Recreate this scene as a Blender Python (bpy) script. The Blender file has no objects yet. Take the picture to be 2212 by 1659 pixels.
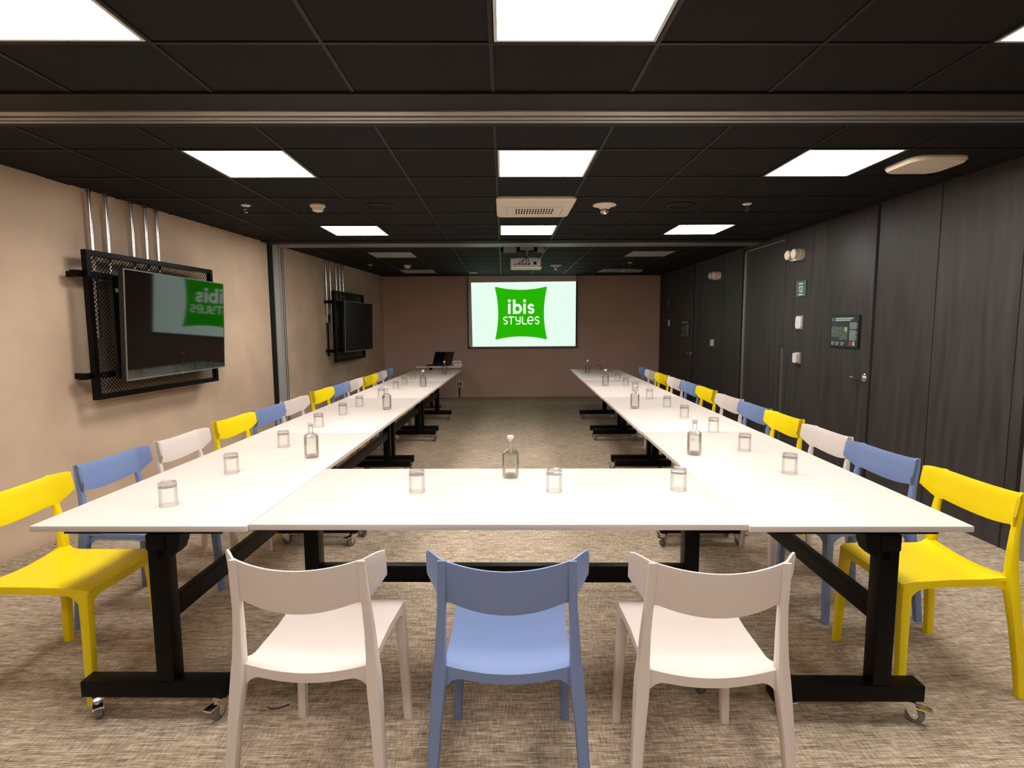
import bpy, bmesh, math, random
from mathutils import Vector, Matrix
random.seed(7)
SC = bpy.context.scene
COL = SC.collection
PI = math.pi

# ------------------------------------------------------------------ materials
def new_mat(name):
    m = bpy.data.materials.new(name); m.use_nodes = True
    nt = m.node_tree; nt.nodes.clear()
    out = nt.nodes.new('ShaderNodeOutputMaterial')
    return m, nt, out

def pbr(name, col, rough=.5, metal=0., ior=1.45, noise=0., nscale=8., stretch=(1,1,1), bump=0., bscale=60., coat=0., spec=None):
    m, nt, out = new_mat(name)
    b = nt.nodes.new('ShaderNodeBsdfPrincipled')
    b.inputs['Base Color'].default_value = (*col, 1)
    b.inputs['Roughness'].default_value = rough
    b.inputs['Metallic'].default_value = metal
    b.inputs['IOR'].default_value = ior
    if coat: b.inputs['Coat Weight'].default_value = coat; b.inputs['Coat Roughness'].default_value = .03
    if spec is not None: b.inputs['Specular IOR Level'].default_value = spec
    nt.links.new(b.outputs[0], out.inputs[0])
    if noise or bump:
        tc = nt.nodes.new('ShaderNodeTexCoord'); mp = nt.nodes.new('ShaderNodeMapping')
        mp.inputs['Scale'].default_value = stretch
        nt.links.new(tc.outputs['Object'], mp.inputs[0])
    if noise:
        n = nt.nodes.new('ShaderNodeTexNoise'); n.inputs['Scale'].default_value = nscale; n.inputs['Detail'].default_value = 6
        r = nt.nodes.new('ShaderNodeValToRGB')
        r.color_ramp.elements[0].position = .3; r.color_ramp.elements[1].position = .7
        r.color_ramp.elements[0].color = (*[c*(1-noise) for c in col], 1)
        r.color_ramp.elements[1].color = (*[min(1, c*(1+noise)) for c in col], 1)
        nt.links.new(mp.outputs[0], n.inputs['Vector']); nt.links.new(n.outputs[0], r.inputs[0]); nt.links.new(r.outputs[0], b.inputs['Base Color'])
    if bump:
        n2 = nt.nodes.new('ShaderNodeTexNoise'); n2.inputs['Scale'].default_value = bscale; n2.inputs['Detail'].default_value = 4
        bp = nt.nodes.new('ShaderNodeBump'); bp.inputs['Strength'].default_value = bump; bp.inputs['Distance'].default_value = .004
        nt.links.new(mp.outputs[0], n2.inputs['Vector']); nt.links.new(n2.outputs[0], bp.inputs['Height']); nt.links.new(bp.outputs[0], b.inputs['Normal'])
    return m

def emit(name, col, s):
    m, nt, out = new_mat(name)
    e = nt.nodes.new('ShaderNodeEmission'); e.inputs[0].default_value = (*col, 1); e.inputs[1].default_value = s
    nt.links.new(e.outputs[0], out.inputs[0]); return m

def glass_mat(name, tint, edge, ior=1.5):
    m, nt, out = new_mat(name)
    lw = nt.nodes.new('ShaderNodeLayerWeight'); lw.inputs['Blend'].default_value = .5
    pw = nt.nodes.new('ShaderNodeMath'); pw.operation = 'POWER'; pw.inputs[1].default_value = 5.0
    nt.links.new(lw.outputs['Facing'], pw.inputs[0])
    mx = nt.nodes.new('ShaderNodeMix'); mx.data_type = 'RGBA'
    mx.inputs[6].default_value = (*tint, 1); mx.inputs[7].default_value = (*edge, 1)
    nt.links.new(pw.outputs[0], mx.inputs[0])
    tr = nt.nodes.new('ShaderNodeBsdfTransparent'); nt.links.new(mx.outputs[2], tr.inputs[0])
    gl = nt.nodes.new('ShaderNodeBsdfGlossy'); gl.inputs['Roughness'].default_value = .03
    fr = nt.nodes.new('ShaderNodeFresnel'); fr.inputs[0].default_value = ior
    ms = nt.nodes.new('ShaderNodeMixShader')
    fm = nt.nodes.new('ShaderNodeMath'); fm.operation = 'MULTIPLY'; fm.inputs[1].default_value = .42; nt.links.new(fr.outputs[0], fm.inputs[0])
    nt.links.new(fm.outputs[0], ms.inputs[0]); nt.links.new(tr.outputs[0], ms.inputs[1]); nt.links.new(gl.outputs[0], ms.inputs[2])
    nt.links.new(ms.outputs[0], out.inputs[0]); return m

def carpet_mat():
    m, nt, out = new_mat('woven_carpet')
    b = nt.nodes.new('ShaderNodeBsdfPrincipled'); b.inputs['Roughness'].default_value = .95; b.inputs['Specular IOR Level'].default_value = .15
    tc = nt.nodes.new('ShaderNodeTexCoord')
    def noise(scale, st, detail=3):
        mp = nt.nodes.new('ShaderNodeMapping'); mp.inputs['Scale'].default_value = st
        n = nt.nodes.new('ShaderNodeTexNoise'); n.inputs['Scale'].default_value = scale; n.inputs['Detail'].default_value = detail
        nt.links.new(tc.outputs['Object'], mp.inputs[0]); nt.links.new(mp.outputs[0], n.inputs['Vector']); return n
    a = noise(1.0, (16, 190, 1), 4); c = noise(1.0, (150, 22, 1), 3); d = noise(1.3, (1, 1, 1), 2)
    e = noise(1.0, (5, 60, 1), 3)
    def mth(op, x, y, clamp=False):
        k = nt.nodes.new('ShaderNodeMath'); k.operation = op; k.use_clamp = clamp
        for i, v in enumerate((x, y)):
            if isinstance(v, (int, float)): k.inputs[i].default_value = v
            else: nt.links.new(v, k.inputs[i])
        return k.outputs[0]
    s = mth('ADD', mth('MULTIPLY', a.outputs[0], .46), mth('MULTIPLY', c.outputs[0], .24))
    s = mth('ADD', s, mth('MULTIPLY', e.outputs[0], .24)); s = mth('ADD', s, mth('MULTIPLY', d.outputs[0], .06))
    r = nt.nodes.new('ShaderNodeValToRGB'); cr = r.color_ramp
    cr.elements[0].position = .38; cr.elements[0].color = (.16, .115, .073, 1)
    cr.elements[1].position = .62; cr.elements[1].color = (.74, .61, .47, 1)
    x = cr.elements.new(.5); x.color = (.415, .325, .235, 1)
    nt.links.new(s, r.inputs[0]); nt.links.new(r.outputs[0], b.inputs['Base Color'])
    bp = nt.nodes.new('ShaderNodeBump'); bp.inputs['Strength'].default_value = .35; bp.inputs['Distance'].default_value = .003
    nt.links.new(s, bp.inputs['Height']); nt.links.new(bp.outputs[0], b.inputs['Normal'])
    nt.links.new(b.outputs[0], out.inputs[0]); return m

def blackwood_mat():
    m, nt, out = new_mat('black_wood_panelling')
    b = nt.nodes.new('ShaderNodeBsdfPrincipled'); b.inputs['Roughness'].default_value = .5; b.inputs['Specular IOR Level'].default_value = .45
    tc = nt.nodes.new('ShaderNodeTexCoord'); mp = nt.nodes.new('ShaderNodeMapping'); mp.inputs['Scale'].default_value = (9, 9, .8)
    n = nt.nodes.new('ShaderNodeTexNoise'); n.inputs['Scale'].default_value = 2.; n.inputs['Detail'].default_value = 7
    r = nt.nodes.new('ShaderNodeValToRGB')
    r.color_ramp.elements[0].position = .35; r.color_ramp.elements[0].color = (.030, .026, .024, 1)
    r.color_ramp.elements[1].position = .7; r.color_ramp.elements[1].color = (.052, .044, .041, 1)
    nt.links.new(tc.outputs['Object'], mp.inputs[0]); nt.links.new(mp.outputs[0], n.inputs['Vector'])
    nt.links.new(n.outputs[0], r.inputs[0]); nt.links.new(r.outputs[0], b.inputs['Base Color'])
    r2 = nt.nodes.new('ShaderNodeMapRange'); r2.inputs['To Min'].default_value = .42; r2.inputs['To Max'].default_value = .62
    nt.links.new(n.outputs[0], r2.inputs[0]); nt.links.new(r2.outputs[0], b.inputs['Roughness'])
    nt.links.new(b.outputs[0], out.inputs[0]); return m

PANEL = 27.5
M = dict(
    carpet=carpet_mat(), blackwood=blackwood_mat(),
    stucco=pbr('beige_concrete_plaster', (.645, .475, .34), .8, noise=.17, nscale=1.6, bump=.12, bscale=14),
    stucco_back=pbr('brown_concrete_plaster', (.60, .40, .315), .8, noise=.08, nscale=1.6, bump=.1, bscale=14),
    tile=pbr('black_ceiling_tile', (.0085, .0076, .0072), .8, noise=.12, nscale=20, spec=.25),
    tgrid=pbr('black_ceiling_grid', (.009, .0087, .0085), .48, spec=.35),
    beam=pbr('black_bulkhead', (.009, .0085, .008), .6, spec=.3),
    alu=pbr('brushed_aluminium', (.52, .50, .47), .46, metal=1., noise=.06, nscale=3, stretch=(1, 30, 30)),
    jamb=pbr('satin_metal_jamb', (.50, .48, .455), .38, metal=.25),
    steel=pbr('galvanised_steel', (.74, .71, .68), .22, metal=1.),
    blackmetal=pbr('black_powder_coated_steel', (.002, .002, .002), .42, spec=.16),
    tabletop=pbr('white_laminate', (.80, .70, .635), .34, noise=.012, nscale=5),
    edge=pbr('white_edge_band', (.66, .585, .55), .45),
    yellow=pbr('yellow_plastic', (.95, .73, .0), .42, noise=.01),
    blue=pbr('blue_plastic', (.20, .275, .50), .45, noise=.01),
    white=pbr('pale_grey_plastic', (.77, .675, .625), .45, noise=.01),
    cream=pbr('cream_plastic', (.80, .70, .58), .5, noise=.02),
    whiteplastic=pbr('white_plastic', (.74, .70, .66), .4, noise=.02),
    greyplastic=pbr('grey_plastic', (.33, .31, .29), .5, noise=.02),
    chrome=pbr('chrome', (.78, .77, .76), .16, metal=1.),
    rubber=pbr('dark_rubber', (.03, .028, .027), .6),
    wheelgrey=pbr('grey_wheel_tread', (.16, .145, .13), .6),
    tvglass=pbr('glossy_black_screen', (.001, .001, .001), .04, ior=1.62, coat=.45),
    tvdull=pbr('dull_black_screen', (.003, .003, .003), .3, ior=1.3, spec=.25),
    tvbody=pbr('black_plastic', (.010, .010, .010), .4),
    bezel=pbr('silver_bezel', (.30, .29, .28), .35, metal=.6),
    fabric=pbr('screen_fabric', (.80, .74, .69), .85),
    blackfabric=pbr('black_screen_border', (.012, .012, .012), .8),
    panel=emit('lit_diffuser', (1., .955, .90), PANEL),
    paneloff=pbr('unlit_diffuser', (.42, .41, .39), .5),
    frame=pbr('white_panel_frame', (.60, .585, .56), .5),
    imgwhite=emit('projected_white', (.80, .985, .87), 1.0),
    imggreen=emit('projected_green', (.020, .455, .0), 1.0),
    imgtext=emit('projected_text', (.90, 1.0, .86), 1.0),
    glass=glass_mat('clear_glass', (.985, .985, .98), (.74, .73, .71)),
    glassbase=glass_mat('thick_glass_base', (.88, .875, .865), (.50, .49, .47)),
    water=glass_mat('still_water', (.95, .955, .93), (.72, .72, .66), 1.33),
    signgreen=pbr('sage_green_sign', (.085, .14, .11), .4),
    signtext=pbr('pale_sign_print', (.62, .68, .60), .5),
    planbg=pbr('dark_plan_print', (.030, .042, .045), .3),
    planmap=pbr('grey_plan_drawing', (.10, .125, .11), .4, noise=.5, nscale=60),
    plantext=pbr('light_plan_print', (.42, .46, .46), .4),
    planred=pbr('red_plan_print', (.30, .05, .05), .4),
    plangreen=pbr('green_plan_print', (.05, .28, .13), .4),
    planyellow=pbr('yellow_plan_mark', (.45, .45, .18), .4),
    dark=pbr('dark_void', (.006, .006, .006), .9),
    gap=pbr('shadow_gap', (.004, .004, .004), .9),
    thread=pbr('dark_thread', (.03, .022, .018), .8),
    print_=pbr('grey_bottle_print', (.28, .27, .26), .5),
)

# ------------------------------------------------------------------ mesh helpers
def finish(bm, angle=35):
    bmesh.ops.recalc_face_normals(bm, faces=bm.faces[:])
    me = bpy.data.meshes.new('mesh'); bm.to_mesh(me); bm.free()
    for p in me.polygons: p.use_smooth = True
    me.set_sharp_from_angle(angle=math.radians(angle))
    return me

def obj(name, bm, mat, parent=None, angle=35, loc=(0, 0, 0), rotz=0.):
    me = finish(bm, angle) if isinstance(bm, bmesh.types.BMesh) else bm
    me.name = name + '_mesh'
    o = bpy.data.objects.new(name, me); COL.objects.link(o)
    if mat is not None and not me.materials:
        for k in (mat if isinstance(mat, (list, tuple)) else [mat]): me.materials.append(k)
    o.location = loc; o.rotation_euler = (0, 0, rotz)
    if parent: o.parent = parent
    return o

def empty(name, label, cat, loc=(0, 0, 0), rotz=0., group=None):
    o = bpy.data.objects.new(name, None); COL.objects.link(o)
    o.empty_display_size = .1; o.location = loc; o.rotation_euler = (0, 0, rotz)
    o['label'] = label; o['category'] = cat
    if group: o['group'] = group
    return o

def tag(o, label, cat, group=None):
    o['label'] = label; o['category'] = cat
    if group: o['group'] = group
    return o

def struct(name, bm, mat, **k):
    o = obj(name, bm, mat, **k)
    if o.parent is None: o['kind'] = 'structure'
    return o

def copy_tree(o, parent=None):
    c = o.copy(); COL.objects.link(c)
    if parent: c.parent = parent
    for ch in list(o.children): copy_tree(ch, c)
    return c

def B(): return bmesh.new()

def box(bm, x0, x1, y0, y1, z0, z1, bev=0., seg=2, mi=0):
    r = bmesh.ops.create_cube(bm, size=1.)
    vs = r['verts']
    for v in vs:
        v.co = Vector((x0 if v.co.x < 0 else x1, y0 if v.co.y < 0 else y1, z0 if v.co.z < 0 else z1))
    fs = set(f for v in vs for f in v.link_faces)
    for f in fs: f.material_index = mi
    if bev:
        es = list(set(e for v in vs for e in v.link_edges))
        bmesh.ops.bevel(bm, geom=es, offset=bev, segments=seg, affect='EDGES', profile=.6)
    return bm

def loft(bm, rings, close=True, cap=True):
    vr = [[bm.verts.new(p) for p in r] for r in rings]
    n = len(vr[0])
    for a, b in zip(vr, vr[1:]):
        for i in range(n if close else n-1):
            j = (i+1) % n
            bm.faces.new((a[i], a[j], b[j], b[i]))
    if cap:
        bm.faces.new(vr[0][::-1]); bm.faces.new(vr[-1])
    return vr

def lathe(bm, prof, c=(0, 0, 0), n=24, axis='z'):
    """prof: list of (r, h); closed at ends where r==0"""
    rows = []
    for r, h in prof:
        if r < 1e-6: rows.append([bm.verts.new(ax(c, 0, 0, h, axis))])
        else: rows.append([bm.verts.new(ax(c, r*math.cos(2*PI*i/n), r*math.sin(2*PI*i/n), h, axis)) for i in range(n)])
    for a, b in zip(rows, rows[1:]):
        for i in range(n):
            j = (i+1) % n
            if len(a) == 1 and len(b) == 1: continue
            if len(a) == 1: bm.faces.new((a[0], b[i], b[j]))
            elif len(b) == 1: bm.faces.new((a[i], a[j], b[0]))
            else: bm.faces.new((a[i], a[j], b[j], b[i]))
    return bm

def ax(c, x, y, h, axis):
    if axis == 'z': return (c[0]+x, c[1]+y, c[2]+h)
    if axis == 'x': return (c[0]+h, c[1]+x, c[2]+y)
    return (c[0]+x, c[1]+h, c[2]+y)

def cyl(bm, c, r, h, n=20, axis='z'):
    return lathe(bm, [(0, 0), (r, 0), (r, h), (0, h)], c, n, axis)

def tube(bm, pts, r, n=8):
    pts = [Vector(p) for p in pts]; rings = []
    for i, p in enumerate(pts):
        t = (pts[min(i+1, len(pts)-1)]-pts[max(i-1, 0)]).normalized()
        up = Vector((0, 0, 1)) if abs(t.z) < .9 else Vector((1, 0, 0))
        a = t.cross(up).normalized(); b = t.cross(a)
        rings.append([p+a*r*math.cos(2*PI*k/n)+b*r*math.sin(2*PI*k/n) for k in range(n)])
    loft(bm, rings); return bm

def rrect(cx, cy, w, d, ch):
    """chamfered rectangle in xy, 12 points (rounded corners)"""
    w /= 2; d /= 2; out = []
    for sx, sy, a0 in ((1, 1, 0), (-1, 1, 90), (-1, -1, 180), (1, -1, 270)):
        for a in (0, 45, 90):
            t = math.radians(a0+a)
            out.append((cx+sx*(w-ch)+ch*math.cos(t), cy+sy*(d-ch)+ch*math.sin(t)))
    return out

def sweepz(bm, path):
    """path of (x, y, z, w, d): chamfered rectangular sections stacked in z"""
    loft(bm, [[(px, py, z) for px, py in rrect(x, y, w, d, min(w, d)*.28)] for x, y, z, w, d in path]); return bm

def rpoly(w, h, r, n=5):
    """rounded rectangle outline centred on 0 in (x, z)"""
    out = []
    for sx, sy, a0 in ((1, 1, 0), (-1, 1, 90), (-1, -1, 180), (1, -1, 270)):
        for k in range(n+1):
            t = math.radians(a0+90*k/n); out.append((sx*(w/2-r)+r*math.cos(t), sy*(h/2-r)+r*math.sin(t)))
    return out

def plate(bm, pts, y0, y1):
    """extrude an outline in xz between y0 and y1"""
    loft(bm, [[(x, y0, z) for x, z in pts], [(x, y1, z) for x, z in pts]]); return bm

def strokes(bm, lines, w, y, fx, th=.0012, cap=True):
    """flat written strokes; fx maps a drawing point to (x, z)"""
    q0 = 0
    for ln in lines:
        p = [Vector(fx(*q)) for q in ln]
        for a, b in zip(p, p[1:]):
            d = (b-a); q0 += 1; e = (q0 % 7)*2e-5
            if d.length < 1e-7: continue
            n = Vector((-d.y, d.x)).normalized()*w/2
            loft(bm, [[(q.x, yy, q.y) for q in (a+n, a-n, b-n, b+n)] for yy in (y-e, y+th+e)])
        for q in (p if cap else p[1:-1]):
            q0 += 1; cyl(bm, (q.x, y, q.y), w/2, th+(q0 % 5)*3e-5+1e-5, 12, 'y')
    return bm

def arc(cx, cy, rx, ry, a0, a1, n=12):
    return [(cx+rx*math.cos(math.radians(a0+(a1-a0)*i/n)), cy+ry*math.sin(math.radians(a0+(a1-a0)*i/n))) for i in range(n+1)]

# ------------------------------------------------------------------ camera (level floor z=0, x right, y into the room)
HC = 1.426
def make_camera():
    pit, yaw, roll = .1025, .0148, -.0062
    c, s = math.cos(yaw), math.sin(yaw); a = Vector((c, -s, 0)); fw = Vector((s, c, 0)); up = Vector((0, 0, 1))
    d = math.cos(pit)*fw-math.sin(pit)*up; u = math.sin(pit)*fw+math.cos(pit)*up
    R = math.cos(roll)*a+math.sin(roll)*u; U = math.cos(roll)*u-math.sin(roll)*a
    cam = bpy.data.cameras.new('camera'); o = bpy.data.objects.new('camera', cam); COL.objects.link(o)
    m = Matrix.Identity(4)
    for i in range(3): m[i][0] = R[i]; m[i][1] = U[i]; m[i][2] = -d[i]
    m[0][3], m[1][3], m[2][3] = 0, 0, HC
    o.matrix_world = m; cam.sensor_width = 36; cam.sensor_fit = 'HORIZONTAL'; cam.lens = 1205.91*36/2212
    cam.clip_start = .05; cam.clip_end = 60
    SC.camera = o
make_camera()

# ------------------------------------------------------------------ room
H = 2.436; YB = 11.3; YF = -3.2; XR = 3.16
def xl(y): return -3.08+.088*(y-3.6)      # the left wall runs slightly inward
XL0, XL1 = xl(YF), xl(YB)

bm = B(); box(bm, XL0-.4, XR+.3, YF-.3, YB+.3, -.12, 0); struct('floor', bm, M['carpet'])
# left wall : prism
bm = B(); loft(bm, [[(XL0, YF, z), (XL1, YB, z), (XL1-.15, YB, z), (XL0-.15, YF, z)] for z in (0, H)]); struct('wall_left', bm, M['stucco'])
bm = B(); box(bm, XR, XR+.15, YF, YB, 0, H); struct('wall_right', bm, M['blackwood'])
bm = B(); box(bm, XL1-.15, XR+.15, YB, YB+.15, 0, H); struct('wall_back', bm, M['stucco_back'])
bm = B(); box(bm, XL0-.15, XR+.15, YF-.15, YF, 0, H); struct('wall_front', bm, M['stucco'])
# ceiling slab with an open tile where the projector hangs
X0 = -.0372; T = .6
HX0, HX1, HY0, HY1 = X0+.012, X0+T-.012, 7.14, 7.67
bm = B()
for (a, b, c, d) in ((XL0-.15, XR+.15, YF, HY0), (XL0-.15, XR+.15, HY1, YB), (XL0-.15, HX0, HY0, HY1), (HX1, XR+.15, HY0, HY1)):
    box(bm, a, b, c, d, H, H+.03)
struct('ceiling', bm, M['tile'])
bm = B()
for (a, b, c, d) in ((HX0-.05, HX1+.05, HY0-.05, HY0, ), (HX0-.05, HX1+.05, HY1, HY1+.05), (HX0-.05, HX0, HY0, HY1), (HX1, HX1+.05, HY0, HY1)):
    box(bm, a, b, c, d, H+.03, H+.35)
box(bm, HX0-.05, HX1+.05, HY0-.05, HY1+.05, H+.35, H+.37)
struct('trim_1', bm, M['dark'])

# suspended grid
def grid(name, y0, y1, rows):
    bm = B(); t = .0075; z0 = H-.005
    for k in range(-6, 6):
        x = X0+k*T
        ya = y0
        if x < xl(y1)+.02:
            # stop where the slanted wall cuts in
            y1b = min(y1, (x+3.08)/.088+3.6)
        else: y1b = y1
        if y1b > ya and XR > x: box(bm, x-t, x+t, ya, y1b, z0, H)
    for y in rows:
        if y0 < y < y1: box(bm, xl(y), XR, y-t, y+t, z0-.0005, H-.0004)
    struct(name, bm, M['tgrid'])
grid('trim_2', YF, 2.524, [1.5085-k*T for k in range(-1, 8)])
grid('trim_3', 2.917, 6.66, [3.309+k*T for k in range(0, 6)])
grid('trim_4', 7.13, YB-.02, [7.68+k*T for k in range(0, 7)])

# partition tracks across the ceiling: black bulkhead strips with aluminium rails
def track(name1, name2, ya, yb, ra, rb):
    bm = B(); box(bm, xl(ya)+.001, XR-.001, ya, ra, H-.012, H); box(bm, xl(rb)+.001, XR-.001, rb, yb, H-.012, H); struct(name1, bm, M['beam'])
    bm = B(); w = rb-ra
    box(bm, xl(ra), XR-.001, ra, ra+w*.36, H-.020, H)
    box(bm, xl(ra), XR-.001, ra+w*.36, ra+w*.46, H-.006, H)
    box(bm, xl(ra), XR-.001, ra+w*.46, ra+w*.68, H-.024, H)
    box(bm, xl(ra), XR-.001, ra+w*.68, ra+w*.80, H-.006, H)
    box(bm, xl(ra), XR-.001, ra+w*.80, rb, H-.024, H)
    struct(name2, bm, M['alu'])
track('trim_5', 'trim_6', 2.524, 2.917, 2.703, 2.835)
track('trim_7', 'trim_8', 6.66, 7.13, 6.86, 7.09)

# frame of the left wall: local x = -distance along the wall, y = distance off the wall
AW = math.atan2(-1, -.088)
LWO = (-3.08, 3.6, 0)
# partition jamb on the left wall
bm = B(); box(bm, -3.30, -3.21, 0, .018, 0, H); box(bm, -3.57, -3.53, 0, .018, 0, H)
struct('trim_9', bm, M['beam'], loc=LWO, rotz=AW)
bm = B()
box(bm, -3.40, -3.30, 0, .030, 0, H); box(bm, -3.44, -3.40, 0, .012, 0, H); box(bm, -3.50, -3.44, 0, .045, 0, H); box(bm, -3.53, -3.50, 0, .02, 0, H)
struct('trim_10', bm, M['jamb'], loc=LWO, rotz=AW)
bm = B(); 
for k in range(1): box(bm, -3.467, -3.455, .045, .047, 0, H)
struct('trim_11', bm, M['beam'], loc=LWO, rotz=AW)
# right wall frame: local x = world y, local y = off the wall
RWO = (XR, 0, 0); AR = PI/2
# pocket-door cover framed in aluminium, black seams between the panels
bm = B(); box(bm, 7.30, 7.345, 0, .012, 0, 2.375); box(bm, 6.30, 7.345, 0, .012, 2.36, 2.375)
box(bm, 6.278, 6.292, 0, .006, 0, 1.16)
struct('trim_12', bm, M['alu'], loc=RWO, rotz=AR)
bm = B(); box(bm, 7.345, 7.40, 0, .010, 0, H-.03)
struct('trim_13', bm, M['gap'], loc=RWO, rotz=AR)
bm = B()
for y, w in ((4.075, .006), (3.40, .006), (2.2, .006), (6.285, .004), (8.05, .004), (9.0, .004), (9.9, .004)):
    box(bm, y-w/2, y+w/2, -.001, .0015, 0 if y != 6.285 else 1.16, H-.001)
struct('trim_14', bm, M['gap'], loc=RWO, rotz=AR)
bm = B(); box(bm, 3.255, 3.30, 0, .02, 0, 2.0); struct('trim_15', bm, M['beam'], loc=RWO, rotz=AR)
bm = B(); box(bm, 3.12, 3.255, 0, .035, 0, 2.0); box(bm, 3.16, 3.20, .035, .05, 0, 2.0); struct('trim_16', bm, M['alu'], loc=RWO, rotz=AR)
# end of the brown wall: pale corner bead
bm = B(); box(bm, XR-.012, XR-.001, YB-.006, YB, 0, H-.01); struct('trim_17', bm, M['greyplastic'])
# baseboard at the back
bm = B(); box(bm, XL1+.02, XR-.02, YB-.008, YB, 0, .045); struct('baseboard_back', bm, M['stucco_back'])

# doors in the black panelling
def door(name, ya, yb, hy, label):
    bm = B(); box(bm, ya, yb, 0, .004, .01, H-.008, .001); d = struct(name, bm, M['blackwood'], loc=RWO, rotz=AR)
    bm = B(); box(bm, ya-.030, ya, 0, .003, 0, H-.008); box(bm, yb, yb+.005, 0, .002, 0, H-.008)
    obj('door_gap', bm, M['gap'], d)
    bm = B()
    lathe(bm, [(0, .004), (.036, .004), (.036, .012), (.031, .016), (0, .016)], (hy-.06, 0, .962), 24, 'y')
    lathe(bm, [(0, .013), (.011, .013), (.011, .045), (0, .045)], (hy-.06, 0, .962), 16, 'y')
    tube(bm, [(hy-.068, .046, .962), (hy-.03, .05, .962), (hy+.06, .052, .958), (hy+.075, .046, .957)], .0125, 10)
    obj('door_handle', bm, M['chrome'], d)
    return d
door('door_1', 4.765, 5.51, 4.875, '')
door('door_2', 9.30, 10.05, 9.41, '')

# ------------------------------------------------------------------ ceiling light panels
def make_panel(lit):
    root = empty('ceiling_light_panel', '', 'ceiling light')
    bm = B(); s = .288; t = .012
    for a, b, c, d in ((-s, s, -s, -s+t), (-s, s, s-t, s), (-s, -s+t, -s+t, s-t), (s-t, s, -s+t, s-t)):
        box(bm, a, b, c, d, -.0045, 0)
    obj('panel_frame', bm, M['frame'], root)
    bm = B(); box(bm, -s+t, s-t, -s+t, s-t, -.0025, -.0005)
    obj('diffuser', bm, M['panel'] if lit else M['paneloff'], root)
    return root
lit0 = make_panel(True); off0 = make_panel(False); used = {id(lit0): False, id(off0): False}
def put_panel(src, ix, y, label, grp):
    o = src if not used[id(src)] else copy_tree(src); used[id(src)] = True
    o.location = (X0+(ix+.5)*T, y+.3, H); o['label'] = label; o['group'] = grp
side = {-3: 'left', 0: 'middle', 3: 'right'}
for row, y, txt in ((1, 1.5085, 'in the nearest row, cut by the top of the photo'), (2, 3.309, 'in the second row, just beyond the near aluminium track'), (3, 5.709, 'in the third row, just before the far aluminium track')):
    for ix in (-3, 0, 3):
        put_panel(lit0, ix, y, 'bright square ceiling light %s, %s one of three' % (txt, side[ix]), 'lit ceiling panels')
for y in (-1.2,):  # extra unseen row of panels, added to brighten the near floor and tables
    for ix in (-3, 0, 3):
        put_panel(lit0, ix, y, 'bright square ceiling light added unseen behind the camera, %s one of three' % side[ix], 'lit ceiling panels')
for y, txt in ((7.682, 'nearer of two on the'), (10.054, 'farther of two on the')):
    for ix in (-3, 3):
        put_panel(off0, ix, y, 'unlit grey ceiling panel past the far track, %s %s' % (txt, side[ix]), 'unlit ceiling panels')

# ------------------------------------------------------------------ ceiling fittings
def cassette():
    r = empty('air_conditioner', 'cream square ceiling air conditioner with slotted grille between the middle lights', 'air conditioner', (.268, 4.835, H))
    bm = B(); pts = rpoly(.635, .70, .035, 5)
    loft(bm, [[(x, y, 0) for x, y in pts], [(x, y, -.018) for x, y in pts], [(x*.96, y*.96, -.028) for x, y in pts]]); obj('casing', bm, M['cream'], r, angle=25)
    bm = B()
    for k in range(14):
        for j in range(3):
            x = -.155+k*.0235; y = -.02+j*.075
            box(bm, x, x+.012, y, y+.055, -.0295, -.0275)
    obj('grille_slots', bm, M['gap'], r)
    bm = B(); 
    box(bm, -.19, .17, -.09, -.084, -.0295, -.0275); box(bm, -.25, -.19, -.11, -.104, -.0295, -.0275); box(bm, .17, .24, -.11, -.104, -.0295, -.0275)
    box(bm, -.235, -.230, -.05, .22, -.0295, -.0275); box(bm, .235, .240, -.05, .22, -.0295, -.0275)
    obj('panel_line', bm, M['greyplastic'], r)
cassette()
def ap(x, y, label):
    r = empty('ceiling_fitting', label, 'ceiling fitting', (x, y, H))
    bm = B(); pts = rpoly(.36, .33, .08, 6)
    loft(bm, [[(a, b, 0) for a, b in pts], [(a, b, -.012) for a, b in pts], [(a*.93, b*.93, -.028) for a, b in pts]]); obj('cover', bm, M['cream'], r, angle=30)
    bm = B(); box(bm, .02, .10, -.10, -.096, -.0288, -.0275); obj('mark', bm, M['greyplastic'], r)
ap(2.665, 3.60, 'cream rounded square ceiling fitting beside the right light of the second row')
r = empty('ceiling_fitting', 'small pale grey ceiling fitting by the farthest right unlit panel', 'ceiling fitting', (2.36, 10.35, H))
bm = B(); pts = rpoly(.36, .36, .06, 6); loft(bm, [[(a, b, 0) for a, b in pts], [(a*.95, b*.95, -.022) for a, b in pts]]); obj('cover', bm, M['paneloff'], r)

def sprinkler(x, y, label):
    r = empty('sprinkler', label, 'sprinkler', (x, y, H), 0, 'fire sprinklers')
    bm = B(); lathe(bm, [(0, 0), (.038, 0), (.038, -.004), (.020, -.014), (0, -.014)], n=20); obj('escutcheon', bm, M['whiteplastic'], r)
    bm = B(); lathe(bm, [(0, -.014), (.009, -.014), (.009, -.034), (0, -.034)], n=12)
    tube(bm, [(.009, 0, -.03), (.014, 0, -.045), (.004, 0, -.058)], .003, 6); tube(bm, [(-.009, 0, -.03), (-.014, 0, -.045), (-.004, 0, -.058)], .003, 6)
    lathe(bm, [(0, -.058), (.015, -.058), (.015, -.061), (0, -.061)], n=16); obj('nozzle', bm, M['chrome'], r)
sprinkler(-2.115, 4.763, 'small white sprinkler on the ceiling left of the near smoke detector')
sprinkler(2.046, 4.767, 'small white sprinkler on the ceiling right of the domed sensor')
sprinkler(-2.147, 9.23, 'tiny sprinkler above the far television')
sprinkler(2.038, 9.067, 'tiny sprinkler between the two unlit panels on the right')
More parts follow.
